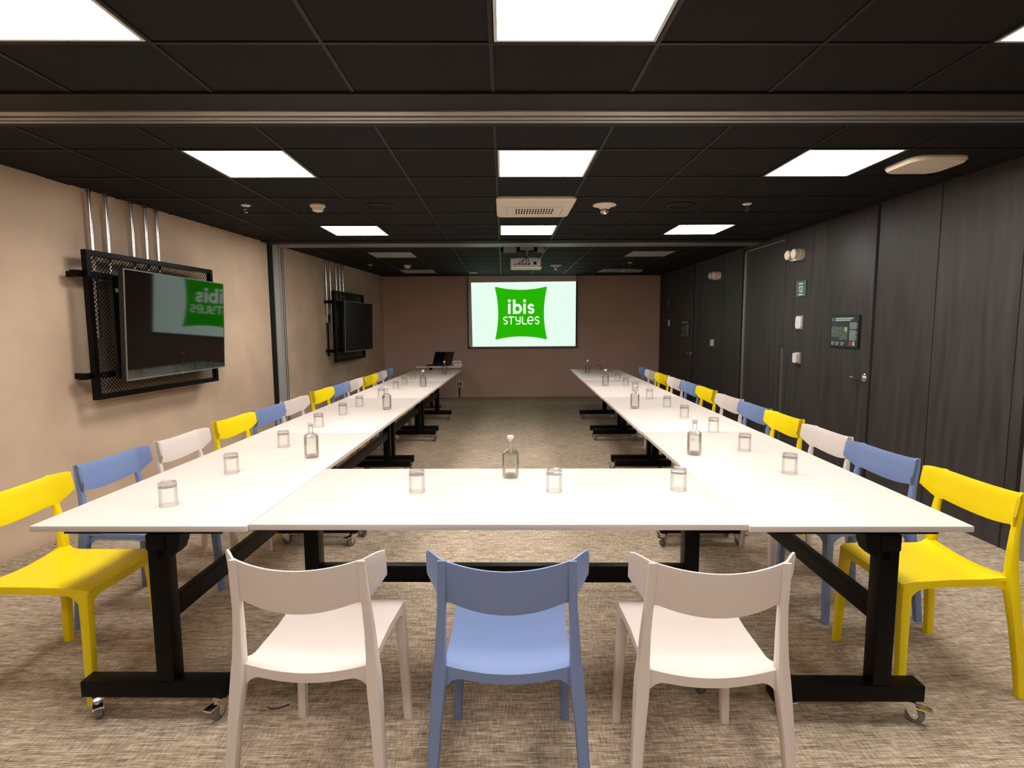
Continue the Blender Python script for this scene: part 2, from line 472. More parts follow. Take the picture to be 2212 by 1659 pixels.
def smoke(x, y, label):
    r = empty('smoke_detector', label, 'smoke detector', (x, y, H), 0, 'smoke detectors')
    bm = B(); lathe(bm, [(0, 0), (.062, 0), (.062, -.014), (.056, -.02), (0, -.02)], n=28); obj('base', bm, M['cream'], r)
    bm = B(); lathe(bm, [(0, -.02), (.048, -.02), (.048, -.026), (.042, -.027), (.042, -.031), (.046, -.032), (.040, -.050), (.02, -.056), (0, -.056)], n=28); obj('sensor_head', bm, M['cream'], r)
smoke(-1.529, 4.771, 'cream smoke detector between the left lights of the second and third rows')
smoke(-1.564, 9.323, 'pale smoke detector between the two unlit panels on the left')
def dome(x, y, label, k=1.):
    r = empty('motion_sensor', label, 'sensor', (x, y, H), 0, 'domed ceiling sensors')
    bm = B(); lathe(bm, [(0, 0), (.098*k, 0), (.098*k, -.008), (.055*k, -.020), (.032*k, -.040), (0, -.040)], n=32); obj('base_plate', bm, M['cream'], r)
    bm = B(); lathe(bm, [(0, -.04), (.032, -.04), (.034, -.055), (.026, -.072), (.012, -.080), (0, -.081)], n=20); obj('lens', bm, M['chrome'], r)
dome(.855, 4.786, 'round cream ceiling sensor with a chrome dome right of the air conditioner')
dome(.883, 9.426, 'round ceiling sensor with a small dome right of the projector')
def spk(x, y, label, m='tgrid', rr=.115):
    r = empty('ceiling_speaker', label, 'speaker', (x, y, H), 0, 'round ceiling speakers')
    bm = B(); lathe(bm, [(rr*.86, -.001), (rr, -.001), (rr, -.007), (rr*.86, -.010), (rr*.86, -.001)], n=36); obj('ring', bm, M[m], r)
    bm = B(); lathe(bm, [(0, -.001), (rr*.86, -.001), (rr*.86, -.006), (0, -.006)], n=36); obj('grille', bm, M['tile' if m == 'tgrid' else m], r)
spk(-1.02, 4.80, 'black round ceiling speaker left of the air conditioner')
spk(1.50, 4.80, 'black round ceiling speaker left of the right sprinkler')
spk(-.56, 10.62, 'small white round ceiling fitting above the screen, left of the projector', 'whiteplastic', .08)

# ------------------------------------------------------------------ projector
pr = empty('projector', 'grey projector with dangling cables hung from the open ceiling tile', 'projector', (.30, 7.55, 0))
bm = B(); box(bm, -.20, .20, -.13, .17, 2.20, 2.315, .012); obj('projector_body', bm, M['greyplastic'], pr)
bm = B(); box(bm, -.19, .21, -.125, .165, 2.190, 2.1995, .003); obj('bottom_cover', bm, M['whiteplastic'], pr)
bm = B()
for k in range(7): box(bm, -.15+k*.03, -.135+k*.03, -.132, -.1295, 2.225, 2.25)
obj('vent', bm, M['gap'], pr)
bm = B(); cyl(bm, (.02, 0, 2.315), .025, .30, 16); box(bm, -.11, .15, -.05, .09, 2.315, 2.335, .004); box(bm, -.07, .11, -.06, .06, 2.44, 2.50, .004)
obj('ceiling_mount', bm, M['greyplastic'], pr)
bm = B(); box(bm, .10, .14, -.132, -.1295, 2.23, 2.27); obj('port', bm, M['gap'], pr)
for xa, xb in ((-.29, -.12), (.16, .26)):
    bm = B(); box(bm, xa, xb, -.02, .0, 2.40, 2.47); obj('mounting_bracket', bm, M['greyplastic'], pr)
bm = B()
for a, b in (((-.06, -.135, 2.24), (.0, -.12, 2.42)), ((.0, -.135, 2.235), (-.03, -.1, 2.43)), ((.05, -.135, 2.23), (-.05, -.11, 2.42)), ((-.1, -.135, 2.25), (.06, -.1, 2.40))):
    a = Vector(a); b = Vector(b); mid = (a+b)/2+Vector((.04, -.07, -.02))
    tube(bm, [a*(1-t)**2+mid*2*t*(1-t)+b*t*t for t in [i/8 for i in range(9)]], .0045, 6)
obj('cable', bm, M['rubber'], pr)
bm = B(); lathe(bm, [(0, 0), (.035, 0), (.035, .02), (.028, .03), (0, .03)], (-.10, .17, 2.255), 20, 'y'); obj('lens', bm, M['tvglass'], pr)

# ------------------------------------------------------------------ projection screen
YS = 11.22
scr = empty('projection_screen', 'pull-down screen with a green pillow logo projected on it', 'screen', (0, YS, 0), PI)
k = .001665; CX, CZ = .3555, 1.69
fx = lambda cx, cy: (-(CX+(cx-691.5)*k), CZ-(cy-976)*k)
bm = B(); box(bm, -1.452, .690, -.006, 0, 1.03, H-.005); obj('screen_fabric', bm, M['fabric'], scr)
bm = B(); box(bm, .690, .706, -.006, .002, 1.0, H-.005); box(bm, -1.475, -1.452, -.006, .002, 1.0, 2.30); box(bm, -1.50, .72, -.014, .012, 1.0, 1.022, .003)
obj('black_border', bm, M['blackfabric'], scr)
bm = B(); box(bm, -1.475, .66, .012, .016, 1.012, 1.028, .001); obj('bottom_bar', bm, M['whiteplastic'], scr)
bm = B(); plate(bm, [(-1.450, 2.312), (.633, 2.297), (.618, 1.031), (-1.446, 1.031)], .0005, .0015); obj('projected_picture', bm, M['imgwhite'], scr)
pts = []
cor = [(377, 659), (1006, 659), (1006, 1293), (377, 1293)]
for i in range(4):
    a, b = cor[i], cor[(i+1) % 4]
    ins = [(0, 1), (-1, 0), (0, -1), (1, 0)][i]
    for j in range(25):
        t = .028+.944*j/24
        if True:
            w = 4*t*(1-t)*40
            pts.append((a[0]+(b[0]-a[0])*t+ins[0]*w, a[1]+(b[1]-a[1])*t+ins[1]*w))
bm = B(); plate(bm, [fx(*p) for p in pts], .0016, .0024)
for cx, cy in ((391, 673), (992, 673), (992, 1279), (391, 1279)):
    x, z = fx(cx, cy); cyl(bm, (x, .0016, z), 9.5*k, .0008, 16, 'y')
obj('logo_pillow', bm, M['imggreen'], scr)
def S_(x0, x1, y0, y1):
    cx = (x0+x1)/2; rx = (x1-x0)/2; ry = (y1-y0)/4
    up = arc(cx, y0+ry, rx, ry, -35, -270, 14)
    lo = arc(cx, y1-ry, rx, ry, -90, 145, 14)
    return up+lo[1:]
bm = B()
strokes(bm, [[(551, 862), (551, 984)], [(610, 813), (610, 984)], [(733, 862), (733, 984)]], 31*k, .0026, fx, cap=False)
strokes(bm, [arc(648, 924, 40, 45, 0, 360, 28)], 30*k, .0026, fx)
strokes(bm, [S_(784, 838, 877, 971)], 27*k, .0026, fx)
for cx in (552, 733): x, z = fx(cx, 829); cyl(bm, (x, .0026, z), 19*k, .0012, 18, 'y')
w = 13.5*k
strokes(bm, [S_(484, 524, 1020, 1104), [(540, 1020), (606, 1020)], [(573, 1020), (573, 1105)],
             [(630, 1020), (630, 1044)]+arc(650, 1046, 20, 22, 180, 90, 6)+[(680, 1068)], [(680, 1020), (680, 1082)]+arc(658, 1082, 22, 23, 0, 100, 6)+[(636, 1104)],
             [(708, 1020), (708, 1084)]+arc(728, 1084, 20, 20, 180, 90, 6)+[(757, 1104)],
             [(776, 1064), (836, 1064)]+arc(804, 1061, 32, 42, 0, -180, 16)+arc(804, 1066, 32, 38, 180, 60, 12),
             S_(862, 905, 1020, 1104)], w, .0026, fx)
obj('logo_lettering', bm, M['imgtext'], scr)

# ------------------------------------------------------------------ wall outlet at the back
r = empty('wall_outlet', 'white double socket low on the brown back wall', 'socket', (-.896, YB, .277), PI)
bm = B(); box(bm, -.068, .068, 0, .035, -.062, .062, .006); obj('socket_box', bm, M['whiteplastic'], r)
for s in (-1, 1):
    bm = B(); box(bm, s*.026-.016, s*.026+.016, .0345, .037, -.038, .038, .001); obj('socket', bm, M['tvbody'], r)
bm = B(); box(bm, .884, .914, -.0, .02, 0, .214); tag(obj('cable_duct', bm, M['tvbody'], loc=(0, YB-.001, 0), rotz=PI), 'dark cable duct running from the white socket to the floor', 'cable duct')

# ------------------------------------------------------------------ televisions, mesh frames and pipes on the left wall
def mesh_frame(sa, sb, za, zb, off, label, pitch=.031):
    r = empty('steel_mesh_frame', label, 'wall frame', LWO, AW, 'expanded metal frames behind the televisions')
    t = .036; bm = B()
    box(bm, -sb, -sa, off-.02, off+.02, zb-t, zb); box(bm, -sb, -sa, off-.02, off+.02, za, za+t)
    box(bm, -sa-t, -sa, off-.02, off+.02, za+t, zb-t); box(bm, -sb, -sb+t, off-.02, off+.02, za+t, zb-t)
    obj('frame', bm, M['blackmetal'], r)
    bm = B(); n = int((sb-sa-2*t)/pitch); hz = .030; m = int((zb-za-2*t)/hz); wd = .0064
    px = (sb-sa-2*t)/n; pz = (zb-za-2*t)/m
    for i in range(n):
        for sgn in (0, 1):
            prev = None
            for j in range(2*m+1):
                # mirrored zigzags meet at the diamonds' corners
                s = sa+t+px*(i+.5)+(px*.5 if j % 2 == 0 else 0)*(1 if sgn == 0 else -1)
                z = za+t+pz*j/2
                cur = [bm.verts.new((-(s-wd/2), off-.0015, z)), bm.verts.new((-(s+wd/2), off+.0015, z))]
                if prev: bm.faces.new((prev[0], prev[1], cur[1], cur[0]))
                prev = cur
    obj('expanded_mesh', bm, M['blackmetal'], r)
    for z in (zb-.165, za+.17):
        bm = B(); box(bm, -(sb-.25), -(sa-.045), off-.075, off-.022, z-.022, z+.022); box(bm, -(sa+.06), -(sa+.02), 0, off-.075, z-.02, z+.02); box(bm, -(sb-.25), -(sb-.29), 0, off-.075, z-.02, z+.02)
        obj('wall_bracket', bm, M['blackmetal'], r)
    return r
mesh_frame(.376, 1.815, .925, 1.975, .16, 'black expanded metal frame holding the near television')
mesh_frame(4.80, 6.10, .91, 1.975, .15, 'black expanded metal frame holding the far television')

def tv(sc, zc, off, yaw, tilt, w, h, label, conn, face='tvglass'):
    nrm = Vector((1, -.088, 0)).normalized(); al = Vector((.088, 1, 0)).normalized()
    n = (nrm+al*yaw+Vector((0, 0, tilt))).normalized()
    p = Vector(LWO)+al*sc+nrm*off+Vector((0, 0, zc))
    X = (-(al-al.dot(n)*n)).normalized(); X.z = 0; X = (X-X.dot(n)*n).normalized(); Z = X.cross(n)
    r = empty('television', label, 'television', (0, 0, 0), 0, 'wall mounted televisions')
    m = Matrix.Identity(4)
    for i in range(3): m[i][0] = X[i]; m[i][1] = n[i]; m[i][2] = Z[i]; m[i][3] = p[i]
    r.matrix_world = m
    # local: x along (towards the camera side), y out of the wall, z up
    bm = B(); box(bm, -w/2, w/2, -.04, -.004, -h/2, h/2, .004); box(bm, -w*.32, w*.32, -.058, -.04, -h*.36, h*.30, .01); obj('housing', bm, M['tvbody'], r)
    b = .007; bm = B()
    for q in ((-w/2, w/2, h/2-b, h/2), (-w/2, w/2, -h/2, -h/2+b*1.6), (-w/2, -w/2+b, -h/2+b*1.6, h/2-b), (w/2-b, w/2, -h/2+b*1.6, h/2-b)):
        box(bm, q[0], q[1], -.004, .002, q[2], q[3])
    obj('bezel', bm, M['bezel'], r)
    bm = B(); box(bm, -w/2+b, w/2-b, -.004, 0, -h/2+b*1.6, h/2-b); obj('screen', bm, M[face], r)
    bm = B(); box(bm, -.03, .03, .002, .0028, -h/2+.002, -h/2+.008); obj('badge', bm, M['chrome'], r)
    bm = B()
    for s in (-.2, .2): box(bm, s-.02, s+.02, -.075, -.058, -.3, .3)
    box(bm, -.24, .24, -conn, -.075, -.16, -.12); box(bm, -.24, .24, -conn, -.075, .10, .14)
    obj('wall_mount', bm, M['blackmetal'], r)
tv(1.20, 1.452, .27, .0916, -.0407, 1.43, .805, 'large near television on the left wall reflecting the green logo', .09)
tv(5.62, 1.44, .25, -.03, -.02, 1.20, .78, 'far television on the left wall with a dark screen', .085, 'tvdull')
# set-top box with a pale label behind the near television
r = empty('media_box', 'black box with a pale strip behind the near television', 'media box', LWO, AW)
bm = B(); box(bm, -.80, -.535, .188, .222, 1.06, 1.82, .004); obj('box_case', bm, M['tvbody'], r)
bm = B(); box(bm, -.64, -.56, .2222, .224, 1.69, 1.72, .0006); obj('paper_strip', bm, M['whiteplastic'], r)

def pipe(s, zbot, label, grp, ps=.05):
    bm = B(); rr = .0145
    lathe(bm, [(0, zbot), (rr, zbot), (rr, H-.001), (0, H-.001)], (-s, ps, 0), 16)
    o = obj('conduit_pipe', bm, M['steel'], loc=LWO, rotz=AW); tag(o, label, 'pipe', grp)
    bm = B(); lathe(bm, [(rr, 0), (rr+.006, 0), (rr+.006, .03), (rr, .03)], (-s, ps, H-.034), 16); obj('pipe_collar', bm, M['steel'], o)
    return o
nm = ('first', 'second', 'third', 'fourth', 'fifth')
for k_, s in enumerate((.584, .735, .988, 1.138, 1.272)):
    pipe(s, 1.35, '%s steel pipe from the left above the near television' % nm[k_], 'steel pipes above the near television')
for k_, s in enumerate((4.844, 5.0, 5.236, 5.388, 5.525)):
    pipe(s, 1.62 if k_ == 0 else 1.35, '%s steel pipe from the left above the far television' % nm[k_], 'steel pipes above the far television', .035)
r = empty('junction_box', 'small steel junction box with black conduit left of the far television', 'junction box', LWO, AW)
bm = B(); box(bm, -4.89, -4.80, .0, .055, 1.50, 1.62, .006); obj('box_case', bm, M['steel'], r)
bm = B(); lathe(bm, [(0, 1.0), (.013, 1.0), (.013, 1.50), (0, 1.50)], (-4.85, .035, 0), 12); obj('black_conduit', bm, M['blackmetal'], r)

# ------------------------------------------------------------------ fittings on the black right wall
def emergency(y, z, label):
    r = empty('emergency_light', label, 'emergency light', (XR, y, z), AR, 'twin emergency lights')
    bm = B(); plate(bm, rpoly(.25, .115, .055, 8), 0, .045); obj('lamp_base', bm, M['cream'], r)
    for s in (-1, 1):
        bm = B(); lathe(bm, [(0, .04), (.040, .04), (.053, .065), (.050, .095), (.03, .11), (0, .113)], (s*.066, 0, .006), 24, 'y'); obj('lamp_head', bm, M['cream'], r)
emergency(6.02, 2.165, 'near cream twin-headed emergency light above the number sign')
emergency(8.28, 2.15, 'far cream twin-headed emergency light on the black wall')
def sign(y, z, label, txt):
    r = empty('number_sign', label, 'sign', (XR, y, z), AR)
    bm = B(); box(bm, -.095, .095, 0, .012, -.082, .082, .001); obj('sign_plate', bm, M['signgreen' if txt else 'planbg'], r)
    bm = B()
    f2 = lambda a, b: (-a, b)
    strokes(bm, [[(-.04, .052), (.04, .052)], [(-.045, -.062), (.04, -.062)]], .013, .0122, f2, .0006, cap=False)
    strokes(bm, [[(-.035, .013), (-.022, .024), (-.022, -.032)], arc(.015, .008, .019, .016, 180, -30, 10)+[(-.004, -.032), (.037, -.032)]], .010, .0122, f2, .0006)
    obj('sign_print', bm, M['signtext' if txt else 'greyplastic'], r)
sign(5.925, 1.806, 'green sign with the number 12 beside the door', True)
sign(10.66, 1.88, 'dark number sign at the far end of the black wall', False)
def panel_dev(y, z, w, h, dpt, label, name, cat):
    r = empty(name, label, cat, (XR, y, z), AR)
    bm = B(); box(bm, -w/2, w/2, 0, dpt*.45, -h/2, h/2, .004); obj('back_plate', bm, M['greyplastic'], r)
    bm = B(); plate(bm, rpoly(w*.82, h*.86, w*.2, 5), dpt*.45, dpt); obj('front_cover', bm, M['whiteplastic'], r)
panel_dev(5.935, 1.450, .135, .145, .022, 'white rounded thermostat below the number sign', 'thermostat', 'thermostat')
panel_dev(5.925, 1.075, .10, .12, .05, 'white light switch lowest in the column beside the door', 'light_switch', 'switch')
panel_dev(10.63, 1.478, .10, .13, .022, 'white switch at the far end of the black wall', 'light_switch', 'switch')
panel_dev(8.38, 1.165, .075, .11, .04, 'white wall switch left of the tall aluminium strip', 'light_switch', 'switch')

def plan(y, z, label):
    r = empty('evacuation_plan', label, 'notice', (XR, y, z), AR)
    W, Hh = .43, .30
    bm = B(); box(bm, -W/2, W/2, 0, .018, -Hh/2, Hh/2, .002); obj('plan_frame', bm, M['tvbody'], r)
    bm = B(); box(bm, -W/2+.012, W/2-.012, .018, .0188, -Hh/2+.010, Hh/2-.010); obj('plan_sheet', bm, M['planbg'], r)
    R_ = lambda bm, a, b, c, d: box(bm, -b, -a, .0188, .0196, c, d)
    bm = B(); R_(bm, -.14, .13, .113, .126); R_(bm, -.14, .09, .097, .108); obj('title_text', bm, M['plantext'], r); bm = B()
    for kx in range(5): R_(bm, .085, .195 if kx % 2 else .18, .075-kx*.012, .081-kx*.012)
    for kx in range(8): R_(bm, .085, .19 if kx % 3 else .17, .005-kx*.012, .011-kx*.012)
    obj('legend_text', bm, M['plantext'], r); bm = B()
    for a in (-.19, -.12, -.04): R_(bm, a, a+.05, -.108, -.100); R_(bm, a, a+.035, -.124, -.116)
    R_(bm, .135, .165, -.128, -.090)
    obj('footer_text', bm, M['plantext'], r)
    bm = B(); R_(bm, -.195, .055, -.050, .045); R_(bm, -.07, .055, -.075, -.050); obj('plan_drawing', bm, M['planmap'], r)
    bm = B(); R_(bm, .015, .045, -.0, .038); 
    o_ = obj('plan_marker', bm, M['planyellow'], r); o_.location = (0, .0008, 0)
    bm = B(); R_(bm, .085, .122, -.130, -.088); obj('plan_warning', bm, M['planred'], r)
    bm = B(); R_(bm, -.19, -.165, .095, .125); obj('plan_exit_mark', bm, M['plangreen'], r)
plan(5.125, 1.362, 'framed dark evacuation plan on the near black door')
plan(9.66, 1.37, 'dim framed evacuation plan on the far black door')

# ------------------------------------------------------------------ tables (local frame of the U, turned a little to the right)
TA = -.0329
ct, st = math.cos(.0329), math.sin(.0329)
def TW(x, y, z=0): return (ct*x+st*y, -st*x+ct*y, z)

def make_table(w, l, colx, near_in, far_in, lug=1, name='folding_table'):
    """w along local x, l along local y; origin at the centre on the floor"""
    root = empty(name, '', 'table')
    zt = .74; th = .021
    bm = B(); box(bm, -w/2, w/2, -l/2, l/2, zt-th, zt, .0025, 2)
    bm.normal_update()
    for f in bm.faces:
        if abs(f.normal.z) < .5: f.material_index = 1
    obj('tabletop', bm, [M['tabletop'], M['edge']], root)
    ys = (-l/2+near_in, l/2-far_in); bl = .535
    for y in ys:
        bm = B(); box(bm, -bl/2, bl/2, y-.0325, y+.0325, .088, .148, .004); obj('base_bar', bm, M['blackmetal'], root)
        bm = B(); box(bm, colx-.032, colx+.032, y-.03, y+.03, .148, .668, .003); obj('column', bm, M['blackmetal'], root)
        bm = B(); box(bm, -w/2+.10, w/2-.10, y-.025, y+.025, zt-th-.016, zt-th, .002)
        box(bm, colx-.034, colx+.034, y-.034, y+.034, .645, .703, .003)
        loft(bm, [[(colx+lug*dx, yy, z) for dx, z in ((.0, .703), (.088, .703), (.086, .672), (.074, .640), (.052, .620), (.0, .612))] for yy in (y-.030, y+.030)])
        obj('tilt_bracket', bm, M['blackmetal'], root)
        for s in (-1, 1):
            an = random.uniform(-2.6, 2.6)
            c = empty('caster', '', ''); del c['label']; del c['category']; c.parent = root
            c.location = (s*(bl/2-.035), y, 0); c.rotation_euler = (0, 0, an)
            bm = B(); cyl(bm, (0, 0, .074), .012, .015, 12)
            loft(bm, [[(x, yy, z) for x, z in ((-.018, .078), (.022, .078), (.034, .034), (.024, .018), (.012, .024), (-.012, .060))] for yy in (-.017, -.0145)])
            loft(bm, [[(x, yy, z) for x, z in ((-.018, .078), (.022, .078), (.034, .034), (.024, .018), (.012, .024), (-.012, .060))] for yy in (.0145, .017)])
            box(bm, -.020, .022, -.017, .017, .072, .079, .001)
            box(bm, .020, .072, -.016, .016, .058, .065, .001); box(bm, .014, .024, -.013, .013, .056, .074)
            f = obj('fork', bm, M['chrome'], c)
            bm = B(); lathe(bm, [(0, -.011), (.024, -.012), (.029, -.010), (.030, 0), (.029, .010), (.024, .012), (0, .012)], (.022, 0, .030), 20, 'y'); obj('wheel', bm, M['wheelgrey'], c)
            bm = B(); lathe(bm, [(0, -.0185), (.006, -.0185), (.006, .0185), (0, .0185)], (.022, 0, .030), 10, 'y'); obj('axle_bolt', bm, M['chrome'], c)
    bm = B(); box(bm, colx-.02, colx+.02, ys[0]+.03, ys[1]-.03, .365, .435, .002); obj('stretcher', bm, M['blackmetal'], root)
    return root

def put_table(w, l, cx, cy, rot, colx, ni, fi, label, grp, lug=1):
    t = make_table(w, l, colx, ni, fi, lug); x, y, _ = TW(cx, cy); t.location = (x, y, 0); t.rotation_euler = (0, 0, TA+rot)
    t['label'] = label; t['group'] = grp
Lx = (-1.7225-.961)/2-.006; Rx = (1.542+.781)/2-.003
seamsL = [1.864, 3.590, 5.385, 7.090, 8.930]
nt_ = ('nearest', 'second', 'third', 'farthest')
insets = [(.05, .045), (.10, .105), (.08, .20), (.06, .43)]
for i in range(4):
    a, b = seamsL[i], seamsL[i+1]
    put_table(.767, b-a-.004, Lx-.003*i, (a+b)/2, 0, .048, *insets[i], '%s white folding table in the left row of the U' % nt_[i], 'white tables of the left row')
    put_table(.757, b-a-.004, Rx-.004*i, (a+b)/2, 0, .115, *insets[i], '%s white folding table in the right row of the U' % nt_[i], 'white tables of the right row', -1)
put_table(.772, 1.741, -.0915, 2.270, PI/2, -.02, .085, .085, 'white folding table across the front, joining both rows', 'cross table')

# ------------------------------------------------------------------ chairs
def lerp(a, b, t): return a+(b-a)*t
def seat_bm():
    bm = B(); ny, nx = 22, 18
    def hw(y):
        if y > .185: return .195-.008*((y-.185)/.03)**2
        if y > -.14: return .184+.011*max(0, (y-.02)/.165)
        return .184+.018*min(1, ((-.14-y)/.045))**2
    def zt(x, y, w):
        u = x/w; dip = .013*(1-u*u)*(1-.55*max(0, (y+.0)/.2) if y > 0 else 1)
        z = .458-dip+(.016*u*u-.0)*min(1, max(0, (-.13-y)/.07))**1.5
        if y > .165: z -= .010*((y-.165)/.05)**2
        z -= .0035*abs(u)**10
        return z
    y0, y1 = -.212, .215
    top = []; bot = []
    for j in range(ny+1):
        y = lerp(y0, y1, j/ny); w = hw(y); a = []; b = []
        for i in range(nx+1):
            x = lerp(-w, w, i/nx); z = zt(x, y, w)
            yy = y-(.010*(1-(x/w)**2) if j == 0 else 0)
            a.append(bm.verts.new((x, yy, z))); b.append(bm.verts.new((x, yy, z-.014)))
        top.append(a); bot.append(b)
    for j in range(ny):
        for i in range(nx):
            bm.faces.new((top[j][i], top[j][i+1], top[j+1][i+1], top[j+1][i]))
            bm.faces.new((bot[j][i], bot[j+1][i], bot[j+1][i+1], bot[j][i+1]))
    for j in range(ny):
        bm.faces.new((top[j][0], top[j+1][0], bot[j+1][0], bot[j][0])); bm.faces.new((top[j][nx], bot[j][nx], bot[j+1][nx], top[j+1][nx]))
    for i in range(nx):
        bm.faces.new((top[0][i], bot[0][i], bot[0][i+1], top[0][i+1])); bm.faces.new((top[ny][i], top[ny][i+1], bot[ny][i+1], bot[ny][i]))
    # aprons: strips below the rim whose lower edge flares into the legs
    def strip(pts, inward, h=.030, fl=.034, ends=.13):
        n = len(pts); rings = []
        for i, (x, y, z) in enumerate(pts):
            t = i/(n-1); e = min(t, 1-t); f = fl*max(0, 1-e/ends)**2
            o = Vector((inward[0], inward[1], 0))
            p = Vector((x, y, z-.004)); q = Vector((x, y, z-h-f))
            rings.append([p, q, q+o*.012, p+o*.012])
        loft(bm, rings)
    n = 20
    w = hw(y0)
    strip([(lerp(-.178, .178, i/n), y0-.009*(1-(lerp(-1, 1, i/n))**2), zt(lerp(-.178, .178, i/n), y0, w)) for i in range(n+1)], (0, 1))
    strip([(lerp(-.172, .172, i/n), .2125, zt(lerp(-.172, .172, i/n), .2125, hw(.2125))) for i in range(n+1)], (0, -1), h=.036)
    for s in (-1, 1):
        strip([(s*(hw(max(-.17, lerp(-.203, .18, i/n)))-.0015), lerp(-.203, .18, i/n), .4545) for i in range(n+1)], (-s, 0))
    return bm
def zbot_back(x):
    a = abs(x)
    if a < .164: return .638+.024*(a/.164)**2
    if a < .185: return .659
    return .659+.051*min(1, ((a-.185)/.0415))
def back_bm():
    bm = B()
    xs = [-.229, -.2265, -.220, -.213, -.206, -.201, -.197, -.1955, -.184, -.174, -.1655, -.159]
    xs += [lerp(-.145, .145, i/14) for i in range(15)]
    xs += [-v for v in xs[:12]][::-1]
    nz = 7; F = []; K = []
    for x in xs:
        a = abs(x)
        y = -.272+.044*(a/.184)**2 if a < .1841 else -.228+.055*((a-.184)/.045)
        sl = (2*.044*x/.184**2) if a < .183 else math.copysign(.9, x)
        nrm = Vector((sl, -1, 0)).normalized()*-1      # towards the sitter
        nrm = Vector((-sl, 1, 0)).normalized()
        zt = .771+.024*min(1, (a/.21)**2); zb = zbot_back(x)
        if a > .222: zt -= .003*((a-.222)/.007); zb += .003*((a-.222)/.007)
        f = []; b = []
        for j in range(nz+1):
            z = lerp(zb, zt, j/nz); yl = y-(z-.77)*.16+(-.006*math.sin(PI*j/nz))*0
            th = .0055*(1 if 0 < j < nz else .55)
            p = Vector((x, yl, z)); f.append(bm.verts.new(p+nrm*th)); b.append(bm.verts.new(p-nrm*th))
        F.append(f); K.append(b)
    n = len(xs)
    for i in range(n-1):
        for j in range(nz):
            bm.faces.new((F[i][j], F[i+1][j], F[i+1][j+1], F[i][j+1])); bm.faces.new((K[i][j], K[i][j+1], K[i+1][j+1], K[i+1][j]))
        bm.faces.new((F[i][nz], F[i+1][nz], K[i+1][nz], K[i][nz])); bm.faces.new((F[i][0], K[i][0], K[i+1][0], F[i+1][0]))
    for i in (0, n-1):
        for j in range(nz): bm.faces.new((F[i][j], F[i][j+1], K[i][j+1], K[i][j]))
    return bm
def rear_leg(s):
    bm = B(); P = [(.226, -.252, 0, .030, .034), (.219, -.243, .12, .032, .036), (.208, -.226, .28, .035, .040), (.199, -.213, .39, .041, .045), (.1955, -.208, .44, .040, .046),
                   (.193, -.207, .49, .033, .039), (.189, -.209, .57, .028, .033), (.185, -.2165, .64, .026, .026), (.1825, -.2275, .70, .026, .018), (.1805, -.2365, .75, .025, .012), (.179, -.2405, .788, .024, .007)]
    sweepz(bm, [(s*x, y, z, w, d) for x, y, z, w, d in P]); return bm
def front_leg(s):
    bm = B(); P = [(.196, .203, 0, .030, .032), (.190, .201, .15, .032, .035), (.182, .198, .32, .036, .040), (.177, .194, .40, .038, .042), (.174, .192, .446, .040, .042)]
    sweepz(bm, [(s*x, y, z, w, d) for x, y, z, w, d in P]); return bm
CH = {}
me_seat = None
def make_chair(kind):
    global me_seat
    if me_seat is None:
        me_seat = [finish(seat_bm(), 50), finish(back_bm(), 40)]+[finish(g(s), 40) for g in (rear_leg, front_leg) for s in (-1, 1)]
    root = empty('plastic_chair', '', 'chair')
    for nm_, me in zip(('seat', 'backrest', 'leg', 'leg', 'leg', 'leg'), me_seat):
        m2 = me.copy(); obj(nm_, m2, M[kind], root)
    return root
word = dict(yellow='yellow', blue='blue', white='pale grey')
def put_chair(kind, x, y, rot, label, grp):
    if kind not in CH: o = CH[kind] = make_chair(kind)
    else: o = copy_tree(CH[kind])
    wx, wy, _ = TW(x, y); o.location = (wx, wy, 0); o.rotation_euler = (0, 0, TA+rot)
    o['label'] = label; o['group'] = grp
# right row: faces -x ; left row: faces +x ; front chairs face +y
ordn = ['nearest', 'second', 'third', 'fourth', 'fifth']
rowR = [('yellow', 1.8125, 2.254, .057), ('blue', 1.798, 2.792, .12), ('white', 1.803, 3.336, .04), ('yellow', 1.826, 3.932, .05), ('blue', 1.826, 4.427, .08), ('white', 1.829, 4.98, .08),
        ('yellow', 1.840, 5.655, .02), ('blue', 1.840, 6.184, .06), ('white', 1.824, 6.735, .05), ('yellow', 1.818, 7.357, .06), ('white', 1.80, 7.915, .03), ('blue', 1.81, 8.42, 0)]
rowL = [('yellow', -2.02, 2.175, -.02), ('blue', -2.036, 2.716, -.045), ('white', -2.017, 3.262, -.05), ('yellow', -2.047, 3.922, -.085), ('blue', -2.018, 4.41, -.05), ('white', -2.026, 4.953, -.07),
        ('yellow', -2.050, 5.713, -.08), ('blue', -2.03, 6.221, -.04), ('white', -2.025, 6.771, -.03), ('yellow', -2.0, 7.349, -.08), ('white', -2.0, 7.93, -.03), ('blue', -2.02, 8.46, 0)]
for row, nm_, sg in ((rowR, 'right', 1), (rowL, 'left', -1)):
    cnt = {}
    tot = {kd: sum(1 for r_ in row if r_[0] == kd) for kd in word}
    for kd, x, y, a in row:
        i = cnt.get(kd, 0); cnt[kd] = i+1
        wall = 'black wall' if sg > 0 else 'beige wall'
        lab = '%s plastic chair in the %s row by the %s, %s of its four' % (word[kd], nm_, wall, 'farthest' if i == tot[kd]-1 else ordn[i])
        put_chair(kd, x-sg*.172, y, sg*(PI/2)-0+(a if sg > 0 else a), lab, 'plastic chairs along the %s tables' % nm_)
put_chair('white', -.622, 1.712, -.012, 'pale grey plastic chair in the foreground, left of the blue one', 'foreground chairs seen from behind')
put_chair('blue', -.044, 1.710, 0, 'blue plastic chair in the foreground, back to the camera', 'foreground chairs seen from behind')
put_chair('white', .531, 1.698, .0, 'pale grey plastic chair in the foreground, right of the blue one', 'foreground chairs seen from behind')

